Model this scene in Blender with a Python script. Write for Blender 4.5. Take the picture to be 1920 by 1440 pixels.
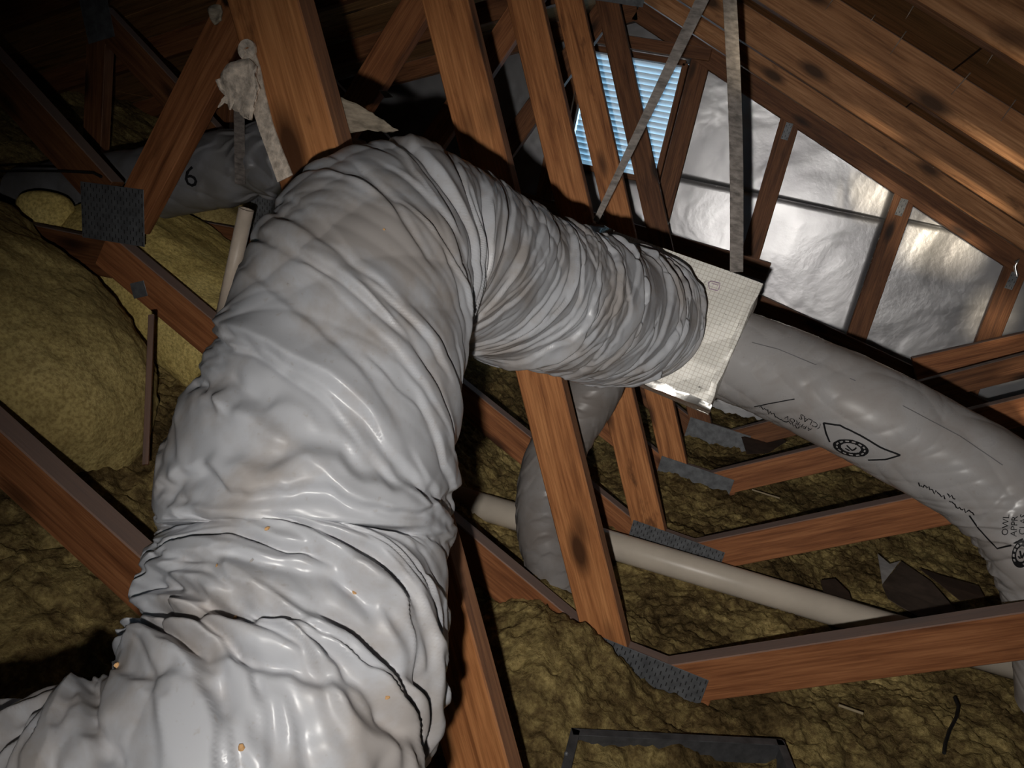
import bpy, bmesh, math, random
import numpy as np
from mathutils import Vector, Matrix
random.seed(7)
for o in list(bpy.data.objects): bpy.data.objects.remove(o)
scene = bpy.context.scene
C = scene.collection

# ---------------------------------------------------------------- camera
# world: X across the attic (along a truss), Y along the ridge, Z up; camera at the origin
F = 1400.0
ROLL, PITCH, YAW = math.radians(12.0), math.radians(16.2813), math.radians(15.4758)
_h = np.array([-math.sin(YAW), math.cos(YAW), 0.0])
R0 = np.array([math.cos(YAW), math.sin(YAW), 0.0])
UP = np.array([0, 0, 1.0])
FWD = _h*math.cos(PITCH) - UP*math.sin(PITCH)
U0 = _h*math.sin(PITCH) + UP*math.cos(PITCH)
CR, SR = math.cos(ROLL), math.sin(ROLL)
CAM_R = R0*CR + U0*SR
CAM_U = -R0*SR + U0*CR
cam_d = bpy.data.cameras.new('camera'); cam_d.sensor_width = 36; cam_d.lens = 36*F/1920
cam_d.clip_start = 0.02
cam = bpy.data.objects.new('camera', cam_d); C.objects.link(cam)
m = Matrix.Identity(4)
for i in range(3):
    m[i][0] = CAM_R[i]; m[i][1] = CAM_U[i]; m[i][2] = -FWD[i]
cam.matrix_world = m
scene.camera = cam

def ray(px, py):
    return FWD + CAM_R*((px-960)/F) - CAM_U*((py-720)/F)
def at(px, py, d):            # point at depth d
    return ray(px, py)*d
def at_y(px, py, Y):          # point on a truss plane
    r = ray(px, py); return r*(Y/r[1])
def at_z(px, py, Z):          # point on a level
    r = ray(px, py); return r*(Z/r[2])
def project(P):
    P = np.asarray(P, float); z = P@FWD
    return 960+F*(P@CAM_R)/z, 720-F*(P@CAM_U)/z, z

# ---------------------------------------------------------------- world, lights, exposure
world = bpy.data.worlds.new('world'); scene.world = world; world.use_nodes = True
bg = world.node_tree.nodes['Background']
bg.inputs[0].default_value = (0.42, 0.74, 1.0, 1); bg.inputs[1].default_value = 2.2
vs = scene.view_settings
vs.view_transform = 'Standard'; vs.look = 'None'; vs.gamma = 1.0; vs.exposure = 0.0
vs.use_curve_mapping = False

def lamp(name, kind, loc, aim=None, power=10, color=(1, 1, 1), **kw):
    d = bpy.data.lights.new(name, kind); d.energy = power; d.color = color
    for k, v in kw.items(): setattr(d, k, v)
    o = bpy.data.objects.new(name, d); C.objects.link(o); o.location = Vector(loc)
    if aim is not None:
        o.rotation_euler = (Vector(aim)-Vector(loc)).to_track_quat('-Z', 'Y').to_euler()
    return o
# the flash of the phone, a few centimetres below and left of the lens
fl_pos = CAM_R*(-0.032) - CAM_U*0.052
flash = lamp('camera_flash', 'SPOT', fl_pos, at(1130, 1010, 2.0), 20.0, (1.0, 0.96, 0.90),
             shadow_soft_size=0.006, spot_size=math.radians(111), spot_blend=1.0)
flash.data.use_nodes = True
nt = flash.data.node_tree
em = next(n for n in nt.nodes if n.type == 'EMISSION')
lf = nt.nodes.new('ShaderNodeLightFalloff'); lf.inputs['Strength'].default_value = 1.0
mm = nt.nodes.new('ShaderNodeMath'); mm.operation = 'MULTIPLY'; mm.inputs[1].default_value = 0.48
ma = nt.nodes.new('ShaderNodeMath'); ma.operation = 'MULTIPLY_ADD'; ma.inputs[1].default_value = 0.66
nt.links.new(lf.outputs['Constant'], mm.inputs[0])
nt.links.new(lf.outputs['Linear'], ma.inputs[0]); nt.links.new(mm.outputs[0], ma.inputs[2])
nt.links.new(ma.outputs[0], em.inputs['Strength'])
# daylight through the gable vent; warm fill added by the unseen eave on the right
lamp('daylight_vent', 'AREA', (-0.77, 3.80, 0.33), (-0.3, 2.0, -0.2), 1.0, (0.62, 0.83, 1.0), shape='RECTANGLE', size=0.45, size_y=0.5)
lamp('eave_fill', 'AREA', (3.05, 2.4, -0.72), (0.5, 2.9, 0.1), 6, (1.0, 0.90, 0.80), shape='RECTANGLE', size=0.35, size_y=3.2)

# low sun let in by holes added to the unseen gable, aimed at the foil
SUN = Vector((0.208, 1.0, -0.052))
sun = lamp('sun', 'SUN', (-1.2, -6, 1.0), Vector((-1.2, -6, 1.0))+SUN, 3.6, (1.0, 0.86, 0.62), angle=math.radians(1.6))

# ---------------------------------------------------------------- noise
_rng = np.random.RandomState(3)
_perm = np.concatenate([_rng.permutation(256)]*3)
_g3 = _rng.normal(size=(256, 3)); _g3 /= np.linalg.norm(_g3, axis=1)[:, None]
def noise(x, y, z):
    x, y, z = np.broadcast_arrays(np.asarray(x, float), np.asarray(y, float), np.asarray(z, float))
    xi, yi, zi = np.floor(x).astype(int), np.floor(y).astype(int), np.floor(z).astype(int)
    xf, yf, zf = x-xi, y-yi, z-zi
    u, v, w = [t*t*t*(t*(t*6-15)+10) for t in (xf, yf, zf)]
    def g(a, b, c):
        h = _perm[_perm[_perm[(xi+a) & 255]+((yi+b) & 255)]+((zi+c) & 255)]
        G = _g3[h]
        return G[..., 0]*(xf-a)+G[..., 1]*(yf-b)+G[..., 2]*(zf-c)
    L = lambda a, b, t: a+(b-a)*t
    return L(L(L(g(0,0,0), g(1,0,0), u), L(g(0,1,0), g(1,1,0), u), v),
             L(L(g(0,0,1), g(1,0,1), u), L(g(0,1,1), g(1,1,1), u), v), w)*1.6
def fbm(x, y, z, n=4, gain=0.5):
    s = 0; a = 1.0
    for i in range(n):
        s = s + a*noise(x*2**i+i*17.3, y*2**i, z*2**i+i*5.1); a *= gain
    return s
def sstep(a, b, x):
    t = np.clip((x-a)/(b-a), 0, 1); return t*t*(3-2*t)

# ---------------------------------------------------------------- materials
def mat(name):
    M = bpy.data.materials.new(name); M.use_nodes = True
    nt = M.node_tree; b = nt.nodes['Principled BSDF']
    return M, nt, b
def node(nt, t, **kw):
    n = nt.nodes.new(t)
    for k, v in kw.items(): setattr(n, k, v)
    return n
def ramp(nt, stops):
    r = nt.nodes.new('ShaderNodeValToRGB'); e = r.color_ramp.elements
    while len(e) < len(stops): e.new(0.5)
    for i, (p, c) in enumerate(stops):
        e[i].position = p; e[i].color = (*c, 1) if len(c) == 3 else c
    return r
def coords(nt, scale, jitter=True):
    tc = node(nt, 'ShaderNodeTexCoord'); mp = node(nt, 'ShaderNodeMapping')
    mp.inputs['Scale'].default_value = scale
    if jitter:
        oi = node(nt, 'ShaderNodeObjectInfo'); mu = node(nt, 'ShaderNodeVectorMath', operation='SCALE')
        cb = node(nt, 'ShaderNodeCombineXYZ')
        for i in range(3): nt.links.new(oi.outputs['Random'], cb.inputs[i])
        nt.links.new(cb.outputs[0], mu.inputs[0]); mu.inputs['Scale'].default_value = 37.0
        ad = node(nt, 'ShaderNodeVectorMath', operation='ADD')
        nt.links.new(tc.outputs['Object'], ad.inputs[0]); nt.links.new(mu.outputs[0], ad.inputs[1])
        nt.links.new(ad.outputs[0], mp.inputs['Vector'])
    else:
        nt.links.new(tc.outputs['Object'], mp.inputs['Vector'])
    return mp.outputs[0]
def ntex(nt, vec, scale, detail=4, rough=0.55, dist=0.0):
    n = node(nt, 'ShaderNodeTexNoise'); n.inputs['Scale'].default_value = scale
    n.inputs['Detail'].default_value = detail; n.inputs['Roughness'].default_value = rough
    n.inputs['Distortion'].default_value = dist
    nt.links.new(vec, n.inputs['Vector']); return n
def mixc(nt, a, b, fac, mode='MIX'):
    mx = node(nt, 'ShaderNodeMix', data_type='RGBA', blend_type=mode)
    for sock, v in ((mx.inputs['Factor'], fac), (mx.inputs['A'], a), (mx.inputs['B'], b)):
        if hasattr(v, 'node'): nt.links.new(v, sock)
        else: sock.default_value = v if isinstance(v, float) else (*v, 1)
    return mx.outputs['Result']
def bump(nt, b, h, strength=0.3, dist=0.002):
    bp = node(nt, 'ShaderNodeBump'); bp.inputs['Strength'].default_value = strength
    bp.inputs['Distance'].default_value = dist
    nt.links.new(h, bp.inputs['Height']); nt.links.new(bp.outputs[0], b.inputs['Normal'])

def wood(name, dark, mid, light, dust=(0.20, 0.155, 0.14), dusty=0.8, stain=0.5, rough=0.62):
    M, nt, b = mat(name)
    v = coords(nt, (1.2, 16, 16))
    g = ntex(nt, v, 3.0, 6, 0.6, 0.6)
    v2 = coords(nt, (2.0, 60, 60)); g2 = ntex(nt, v2, 4.0, 3, 0.6)
    r = ramp(nt, [(0.28, dark), (0.48, mid), (0.72, light)])
    nt.links.new(g.outputs['Fac'], r.inputs[0])
    r2 = ramp(nt, [(0.35, (0.62, 0.55, 0.50)), (0.6, (1.1, 1.1, 1.1))])
    nt.links.new(g2.outputs['Fac'], r2.inputs[0])
    c = mixc(nt, r.outputs[0], r2.outputs[0], 0.75, 'MULTIPLY')
    # knots and dark stains
    vk = coords(nt, (5.0, 14.0, 14.0)); vo = node(nt, 'ShaderNodeTexVoronoi'); vo.inputs['Scale'].default_value = 0.7
    nt.links.new(vk, vo.inputs['Vector'])
    rk = ramp(nt, [(0.10, (1, 1, 1)), (0.24, (0, 0, 0))]); nt.links.new(vo.outputs['Distance'], rk.inputs[0])
    c = mixc(nt, c, tuple(x*0.35 for x in dark), rk.outputs[0])
    vs_ = coords(nt, (6.0, 18.0, 18.0)); st = ntex(nt, vs_, 1.3, 5, 0.65)
    rs = ramp(nt, [(0.60, (0, 0, 0)), (0.72, (stain, stain, stain))]); nt.links.new(st.outputs['Fac'], rs.inputs[0])
    c = mixc(nt, c, tuple(x*0.4 for x in dark), rs.outputs[0])
    if dusty:
        ge = node(nt, 'ShaderNodeNewGeometry'); sx = node(nt, 'ShaderNodeSeparateXYZ')
        nt.links.new(ge.outputs['True Normal'], sx.inputs[0])
        mr = node(nt, 'ShaderNodeMapRange'); mr.inputs[1].default_value = 0.25; mr.inputs[2].default_value = 0.7
        mr.inputs[4].default_value = dusty
        nt.links.new(sx.outputs['Z'], mr.inputs[0])
        c = mixc(nt, c, dust, mr.outputs[0])
    nt.links.new(c, b.inputs['Base Color'])
    b.inputs['Roughness'].default_value = rough; b.inputs['Specular IOR Level'].default_value = 0.25
    bump(nt, b, g2.outputs['Fac'], 0.35, 0.0015)
    return M
W_ORANGE = wood('fir_orange', (0.21, 0.078, 0.027), (0.43, 0.175, 0.064), (0.58, 0.26, 0.10), stain=0.75)
W_RED = wood('fir_red', (0.14, 0.050, 0.020), (0.27, 0.105, 0.042), (0.37, 0.155, 0.065), stain=0.3)
W_BROWN = wood('fir_brown', (0.17, 0.075, 0.03), (0.35, 0.165, 0.072), (0.50, 0.26, 0.125), stain=0.6)
W_DARK = wood('fir_dark_shaded', (0.06, 0.024, 0.010), (0.13, 0.052, 0.021), (0.20, 0.085, 0.035), stain=0.4)  # dark fir; backlit shade is put into this colour for gable and far webs
W_PLY = wood('sheathing_ply', (0.11, 0.058, 0.022), (0.24, 0.125, 0.05), (0.36, 0.19, 0.08), dusty=0, stain=0.6)

def metal(name, col, rough=0.5, teeth=None):
    M, nt, b = mat(name)
    v = coords(nt, (1, 1, 1)); n = ntex(nt, v, 40, 4, 0.6)
    r = ramp(nt, [(0.3, tuple(x*0.6 for x in col)), (0.7, tuple(x*1.25 for x in col))])
    nt.links.new(n.outputs['Fac'], r.inputs[0]); nt.links.new(r.outputs[0], b.inputs['Base Color'])
    b.inputs['Metallic'].default_value = 0.35; b.inputs['Roughness'].default_value = rough
    bump(nt, b, n.outputs['Fac'], 0.25, 0.001)
    return M
M_PLATE = metal('galvanised_plate', (0.13, 0.135, 0.145), 0.55)
M_FRAME = metal('dark_sheet_steel', (0.085, 0.085, 0.09), 0.55)
M_SLOT = metal('plate_tooth_slot', (0.03, 0.03, 0.032), 0.7)
M_NAIL = metal('nail_steel', (0.30, 0.24, 0.20), 0.45)

def film(name, col, dirt, rough=0.30, amount=0.6, blotch=9.0):
    M, nt, b = mat(name)
    v = coords(nt, (1, 1, 1)); n = ntex(nt, v, blotch, 6, 0.62, 0.3)
    r = ramp(nt, [(0.44, (0, 0, 0)), (0.60, (amount,)*3)]); nt.links.new(n.outputs['Fac'], r.inputs[0])
    c = mixc(nt, col, dirt, r.outputs[0])
    n2 = ntex(nt, v, 170, 2, 0.5); r2 = ramp(nt, [(0.66, (0, 0, 0)), (0.74, (0.35,)*3)])
    nt.links.new(n2.outputs['Fac'], r2.inputs[0])
    c = mixc(nt, c, dirt, r2.outputs[0])
    nt.links.new(c, b.inputs['Base Color'])
    mr = node(nt, 'ShaderNodeMapRange'); mr.inputs[3].default_value = rough; mr.inputs[4].default_value = rough+0.3
    nt.links.new(r.outputs[0], mr.inputs[0]); nt.links.new(mr.outputs[0], b.inputs['Roughness'])
    b.inputs['Specular IOR Level'].default_value = 0.45
    n3 = ntex(nt, v, 55, 3, 0.5); bump(nt, b, n3.outputs['Fac'], 0.10, 0.002)
    return M
M_FILM = film('grey_duct_film', (0.50, 0.508, 0.54), (0.36, 0.32, 0.295), 0.33, 0.8)
M_FILM2 = film('grey_duct_film_right', (0.40, 0.385, 0.385), (0.30, 0.26, 0.235), 0.26, 0.5)
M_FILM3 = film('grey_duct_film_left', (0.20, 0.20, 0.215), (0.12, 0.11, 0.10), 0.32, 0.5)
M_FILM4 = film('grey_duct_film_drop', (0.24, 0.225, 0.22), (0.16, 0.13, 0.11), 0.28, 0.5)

def plain(name, col, rough=0.6, metallic=0.0, nscale=30, var=0.25, bstr=0.2, bdist=0.002, spec=0.3, aniso=(1, 1, 1)):
    M, nt, b = mat(name)
    v = coords(nt, aniso); n = ntex(nt, v, nscale, 5, 0.6)
    r = ramp(nt, [(0.3, tuple(x*(1-var) for x in col)), (0.7, tuple(min(1, x*(1+var)) for x in col))])
    nt.links.new(n.outputs['Fac'], r.inputs[0]); nt.links.new(r.outputs[0], b.inputs['Base Color'])
    b.inputs['Roughness'].default_value = rough; b.inputs['Metallic'].default_value = metallic
    b.inputs['Specular IOR Level'].default_value = spec
    if bstr: bump(nt, b, n.outputs['Fac'], bstr, bdist)
    return M
M_INK = plain('black_print', (0.012, 0.012, 0.014), 0.5, var=0.3, bstr=0)
M_WIRE = plain('black_cable', (0.01, 0.01, 0.01), 0.5, bstr=0)
M_STRAP = plain('woven_strap', (0.25, 0.22, 0.20), 0.7, nscale=120, var=0.5, bstr=0.5, aniso=(0.3, 1, 1))
M_STRAP_DK = plain('woven_strap_dark', (0.14, 0.12, 0.11), 0.7, nscale=120, var=0.5, bstr=0.5, aniso=(0.3, 1, 1))  # darker tone of the woven strap
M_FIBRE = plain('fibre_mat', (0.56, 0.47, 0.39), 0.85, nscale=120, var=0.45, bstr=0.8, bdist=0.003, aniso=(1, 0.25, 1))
M_FIBRE_DK = plain('fibre_mat_brown', (0.30, 0.25, 0.19), 0.85, nscale=140, var=0.5, bstr=0.8, bdist=0.003, aniso=(0.25, 1, 1))  # grey-brown tone of the fibre mat
M_PVC = plain('white_pvc_pipe', (0.52, 0.455, 0.38), 0.35, nscale=9, var=0.10, bstr=0)
M_CARD = plain('brown_kraft_paper', (0.075, 0.053, 0.04), 0.8, nscale=25, var=0.3)
M_CARD_DK = plain('dark_brown_paper', (0.05, 0.03, 0.02), 0.85, nscale=25, var=0.3)
M_TORN = plain('white_torn_paper', (0.36, 0.34, 0.33), 0.8, nscale=40, var=0.15)
M_LOUVER = plain('white_louver_paint', (0.85, 0.92, 0.98), 0.5, var=0.05, bstr=0)
M_FLASHTAPE = plain('foil_tape', (0.72, 0.70, 0.67), 0.28, 0.9, 30, 0.1, 0.4)
M_TWIG = plain('pale_splinter', (0.30, 0.24, 0.15), 0.7, bstr=0)
M_STUB = plain('pale_plastic_stub', (0.55, 0.46, 0.38), 0.4, bstr=0, var=0.1)
M_SPECK = plain('orange_plaster_speck', (0.62, 0.36, 0.16), 0.8, bstr=0)
M_MAUVE = plain('mauve_marker_ink', (0.42, 0.30, 0.40), 0.6, bstr=0)
M_FELT = plain('roofing_felt', (0.02, 0.02, 0.02), 0.9)
M_GYP = plain('ceiling_board', (0.16, 0.13, 0.10), 0.9)

# foil-faced sheets on the gable
M_FOIL, nt, b = mat('foil_radiant_barrier')
v = coords(nt, (1, 1, 1)); n = ntex(nt, v, 2.3, 3, 0.5, 0.6); n2 = ntex(nt, v, 38, 4, 0.6)
r = ramp(nt, [(0.3, (0.24, 0.235, 0.245)), (0.7, (0.46, 0.455, 0.465))]); nt.links.new(n.outputs['Fac'], r.inputs[0])
nt.links.new(r.outputs[0], b.inputs['Base Color'])
b.inputs['Metallic'].default_value = 0.85; b.inputs['Roughness'].default_value = 0.40
bp1 = node(nt, 'ShaderNodeBump'); bp1.inputs['Strength'].default_value = 0.5; bp1.inputs['Distance'].default_value = 0.03
nt.links.new(n.outputs['Fac'], bp1.inputs['Height'])
bp2 = node(nt, 'ShaderNodeBump'); bp2.inputs['Strength'].default_value = 0.3; bp2.inputs['Distance'].default_value = 0.003
nt.links.new(n2.outputs['Fac'], bp2.inputs['Height']); nt.links.new(bp1.outputs[0], bp2.inputs['Normal'])
nt.links.new(bp2.outputs[0], b.inputs['Normal'])

# foil-scrim face of the duct-board box: a fine grid of reinforcing threads
M_SCRIM, nt, b = mat('foil_scrim_board')
tc = node(nt, 'ShaderNodeTexCoord')
br = node(nt, 'ShaderNodeTexBrick'); br.offset = 0.0; br.inputs['Scale'].default_value = 1.0
br.inputs['Mortar Size'].default_value = 0.0007; br.inputs['Brick Width'].default_value = 0.0085; br.inputs['Row Height'].default_value = 0.0085
br.inputs['Color1'].default_value = (0.90, 0.87, 0.80, 1); br.inputs['Color2'].default_value = (0.86, 0.83, 0.77, 1)
br.inputs['Mortar'].default_value = (0.66, 0.61, 0.54, 1)
nt.links.new(tc.outputs['Object'], br.inputs['Vector'])
n = ntex(nt, tc.outputs['Object'], 28, 5, 0.7); r = ramp(nt, [(0.66, (0, 0, 0)), (0.71, (1, 1, 1))]); nt.links.new(n.outputs['Fac'], r.inputs[0])
c = mixc(nt, br.outputs['Color'], (0.06, 0.05, 0.035), r.outputs[0])
nt.links.new(c, b.inputs['Base Color']); b.inputs['Metallic'].default_value = 0.10; b.inputs['Roughness'].default_value = 0.42
bump(nt, b, br.outputs['Fac'], -0.4, 0.001)

def wool(name, stops, scale=22, big=3.0, bdist=0.02, vmix=0.55):
    M, nt, b = mat(name)
    tc = node(nt, 'ShaderNodeTexCoord'); v = tc.outputs['Object']
    n = ntex(nt, v, scale, 7, 0.68, 0.2); n2 = ntex(nt, v, big, 3, 0.5)
    ad = node(nt, 'ShaderNodeMath', operation='MULTIPLY_ADD'); ad.inputs[1].default_value = vmix
    s2 = node(nt, 'ShaderNodeMath', operation='MULTIPLY'); s2.inputs[1].default_value = 1-vmix
    nt.links.new(n2.outputs['Fac'], s2.inputs[0]); nt.links.new(n.outputs['Fac'], ad.inputs[0]); nt.links.new(s2.outputs[0], ad.inputs[2])
    r = ramp(nt, stops); nt.links.new(ad.outputs[0], r.inputs[0])
    n4 = ntex(nt, v, 130, 3, 0.6); r4 = ramp(nt, [(0.35, (0.5, 0.45, 0.4)), (0.6, (1.1, 1.1, 1.1))]); nt.links.new(n4.outputs['Fac'], r4.inputs[0])
    c = mixc(nt, r.outputs[0], r4.outputs[0], 0.7, 'MULTIPLY')
    nt.links.new(c, b.inputs['Base Color'])
    b.inputs['Roughness'].default_value = 0.95; b.inputs['Specular IOR Level'].default_value = 0.05
    n3 = ntex(nt, v, 60, 6, 0.7); bump(nt, b, n3.outputs['Fac'], 0.8, bdist)
    return M
M_LOOSE = wool('loose_fill_wool', [(0.37, (0.045, 0.030, 0.013)), (0.47, (0.15, 0.105, 0.045)), (0.56, (0.32, 0.245, 0.10)), (0.67, (0.58, 0.44, 0.19))], 30, 3.2, 0.012, 0.45)
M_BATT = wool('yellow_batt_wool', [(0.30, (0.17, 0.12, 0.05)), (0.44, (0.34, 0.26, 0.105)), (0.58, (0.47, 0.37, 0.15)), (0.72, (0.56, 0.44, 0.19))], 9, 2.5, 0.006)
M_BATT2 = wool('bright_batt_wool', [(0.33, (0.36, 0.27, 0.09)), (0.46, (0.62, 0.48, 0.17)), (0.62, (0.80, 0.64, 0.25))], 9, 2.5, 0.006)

# ---------------------------------------------------------------- object helpers
def link_mesh(name, verts, faces, material, parent=None, smooth=False):
    me = bpy.data.meshes.new(name); me.from_pydata([tuple(map(float, v)) for v in verts], [], faces)
    me.materials.append(material); me.update()
    if smooth: me.polygons.foreach_set('use_smooth', [True]*len(me.polygons))
    o = bpy.data.objects.new(name, me); C.objects.link(o)
    if parent is not None: o.parent = parent
    return o
def bm_obj(name, bm, material, parent=None, smooth=False):
    me = bpy.data.meshes.new(name); bmesh.ops.recalc_face_normals(bm, faces=bm.faces); bm.to_mesh(me); bm.free()
    me.materials.append(material)
    if smooth: me.polygons.foreach_set('use_smooth', [True]*len(me.polygons))
    o = bpy.data.objects.new(name, me); C.objects.link(o)
    if parent is not None: o.parent = parent
    return o
def tag(o, label=None, cat=None, group=None, kind=None):
    if label: o['label'] = label
    if cat: o['category'] = cat
    if group: o['group'] = group
    if kind: o['kind'] = kind
    return o
def empty(name, loc=(0, 0, 0)):
    o = bpy.data.objects.new(name, None); C.objects.link(o); o.location = Vector(loc); o.empty_display_size = 0.1
    return o
def box_bm(sx, sy, sz, bevel=0.0):
    bm = bmesh.new(); bmesh.ops.create_cube(bm, size=1.0)
    bmesh.ops.scale(bm, vec=(sx, sy, sz), verts=bm.verts)
    if bevel: bmesh.ops.bevel(bm, geom=bm.edges[:], offset=bevel, segments=1, affect='EDGES')
    return bm
def local(parent, P):   # world point into the frame of an unrotated empty
    return Vector(P) - parent.location if parent is not None else Vector(P)
def bar(name, p0, p1, w, t, material, parent=None, side=(0, 1, 0), bevel=0.002, offs=None):
    """board from p0 to p1; t = thickness along `side`, w = width in the other direction; local X = length"""
    p0, p1 = Vector(p0), Vector(p1); x = (p1-p0); L = x.length; x.normalize()
    y = Vector(side); y = (y - x*y.dot(x)).normalized(); z = x.cross(y)
    o = bm_obj(name, box_bm(L, t, w, bevel), material, parent)
    M = Matrix.Identity(4)
    for i in range(3): M[i][0], M[i][1], M[i][2] = x[i], y[i], z[i]
    mid = (p0+p1)/2
    if parent is not None: mid = mid - parent.location
    M.translation = mid
    o.matrix_basis = M
    return o
def prism(name, pts, n, t, material, parent=None):
    """flat polygon (world points) thickened by t along n"""
    bm = bmesh.new(); n = Vector(n).normalized()
    off = parent.location if parent is not None else Vector((0, 0, 0))
    a = [bm.verts.new(Vector(p)-off) for p in pts]; f = bm.faces.new(a)
    e = bmesh.ops.extrude_face_region(bm, geom=[f])
    bmesh.ops.translate(bm, vec=n*t, verts=[v for v in e['geom'] if isinstance(v, bmesh.types.BMVert)])
    bmesh.ops.triangulate(bm, faces=[f for f in bm.faces if len(f.verts) > 4])
    return bm_obj(name, bm, material, parent)

# ================================================================ SETTING
YK = [0.771+0.61*k for k in range(6)]        # near faces of the six trusses
RIDGE_X, PITCH_T = -0.84, 0.398
RIDGE_Z = 0.4056 + 0.84*PITCH_T              # underside of the top chords at the ridge
def under(x):                                # underside of the top chords
    return RIDGE_Z - PITCH_T*abs(x-RIDGE_X)
CS = math.cos(math.atan(PITCH_T))
CH = 0.089; TH = 0.038

# roof sheathing: plywood sheets on both slopes
ceiling = empty('ceiling', (RIDGE_X, 1.0, RIDGE_Z+CH/CS)); tag(ceiling, kind='structure')
Y_BACK, Y_FRONT = 3.90, -1.9
for sgn in (1, -1):
    d = Vector((sgn*CS, 0, -PITCH_T*CS))
    nrm = Vector((sgn*PITCH_T*CS, 0, CS))
    s = 0.0; row = 0
    while s < 4.7:
        y = Y_FRONT - (0.6 if row % 2 else 0.0)
        while y < Y_BACK:
            y0, y1 = max(y, Y_FRONT), min(y+2.44, Y_BACK)
            if y1-y0 > 0.05:
                c = Vector((0, (y0+y1)/2-1.0, 0)) + d*(s+0.61) + nrm*0.007
                o = bm_obj('plywood_sheet', box_bm(1.216, y1-y0-0.004, 0.012, 0.001), W_PLY, ceiling)
                M = Matrix.Identity(4); yv = Vector((0, 1, 0)); xv = d; zv = xv.cross(yv)
                for i in range(3): M[i][0], M[i][1], M[i][2] = xv[i], yv[i], zv[i]
                M.translation = c; o.matrix_basis = M
            y += 2.44
        s += 1.22; row += 1
for sgn in (1, -1):
    d = Vector((sgn*CS, 0, -PITCH_T*CS)); nrm = Vector((sgn*PITCH_T*CS, 0, CS))
    o = bm_obj('roofing_felt', box_bm(4.95, 5.9, 0.004), M_FELT, ceiling)  # added over the sheathing to block sky light at the sheet seams
    M = Matrix.Identity(4); yv = Vector((0, 1, 0)); zv = d.cross(yv)
    for i in range(3): M[i][0], M[i][1], M[i][2] = d[i], yv[i], zv[i]
    M.translation = Vector((0, 0.03, 0))+d*2.44+nrm*0.017; o.matrix_basis = M
# nails that came through the sheathing
def nail(px, py, Y, L=0.055, lean=(0, 0, 0)):
    x, _, z = at_y(px, py, Y)
    zr = RIDGE_Z+CH/CS-PITCH_T*abs(x-RIDGE_X)
    bm = bmesh.new(); bmesh.ops.create_cone(bm, cap_ends=True, segments=8, radius1=0.0005, radius2=0.0018, depth=L)
    o = bm_obj('nail', bm, M_NAIL, ceiling, True)
    dirn = Vector((PITCH_T*CS, 0, CS)) + Vector(lean)
    o.rotation_euler = dirn.to_track_quat('Z', 'Y').to_euler()
    o.location = Vector((x, Y, zr)) - dirn.normalized()*(L/2-0.004) - ceiling.location
for px, py, Y, L in [(1701, 52, 1.93, 0.055), (1822, 128, 1.94, 0.055), (1570, -4, 1.93, 0.05), (1715, 5, 1.75, 0.03),
                     (1868, 90, 1.72, 0.03), (1905, 185, 1.93, 0.05), (1640, 30, 1.95, 0.02), (1790, 95, 1.6, 0.03)]:
    nail(px, py, Y, L, (random.uniform(-.15, .15), random.uniform(-.15, .15), 0))

# gable wall with foil sheets, and the louvred vent
wall_back = empty('wall_back', (0, 3.90, -0.5)); tag(wall_back, kind='structure')
VX0, VX1, VZ0, VZ1 = -1.05, -0.56, 0.045, 0.60
def foil_sheet(x0, x1, z0, z1, depth=0.0):
    nx, nz = max(2, int((x1-x0)/0.04)), max(2, int((z1-z0)/0.04))
    V, Fc = [], []
    for j in range(nz+1):
        for i in range(nx+1):
            x = x0+(x1-x0)*i/nx; t = j/nz
            top = min(z1, under(x)+CH/CS-0.004); zz = z0+(max(top, z0+0.001)-z0)*t
            w = 0.006*float(noise(x*1.6, zz*3.0, 3.3)) + 0.0015*float(noise(x*5, zz*7, 8.1))
            V.append((x, depth+w-0.0, zz+0.5))
    for j in range(nz):
        for i in range(nx):
            a = j*(nx+1)+i; Fc.append((a, a+1, a+nx+2, a+nx+1))
    o = link_mesh('foil_sheet', V, Fc, M_FOIL, wall_back, True)
    sm = o.modifiers.new('thick', 'SOLIDIFY'); sm.thickness = 0.006; sm.offset = -1
    return o
foil_sheet(-0.55, 0.52, 0.09, 0.95); foil_sheet(0.525, 3.2, 0.11, 0.95)
foil_sheet(-0.55, 0.52, -1.05, 0.10, 0.004); foil_sheet(0.525, 3.2, -1.05, 0.12, 0.004)
foil_sheet(-4.2, -1.06, -1.05, 0.95, 0.002); foil_sheet(-1.06, -0.55, 0.605, 0.95); foil_sheet(-1.06, -0.55, -1.05, 0.04)
vent = empty('window_1', ((VX0+VX1)/2, 3.90, VZ0)); tag(vent, kind='structure')
for a, b_ in (((VX0, 3.88, VZ0), (VX1, 3.88, VZ0)), ((VX0, 3.88, VZ1), (VX1, 3.88, VZ1)),
              ((VX0, 3.88, VZ0), (VX0, 3.88, VZ1)), ((VX1, 3.88, VZ0), (VX1, 3.88, VZ1))):
    bar('vent_frame', a, b_, 0.028, 0.05, W_DARK, vent)
k = 0; z = VZ0+0.02
while z < VZ1-0.01:
    o = bm_obj('louver_slat', box_bm(VX1-VX0-0.03, 0.034, 0.003), M_LOUVER, vent)
    o.rotation_euler = (math.radians(-54), 0, 0)
    o.location = Vector(((VX0+VX1)/2, 3.935, z)) - vent.location
    z += 0.027
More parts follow.
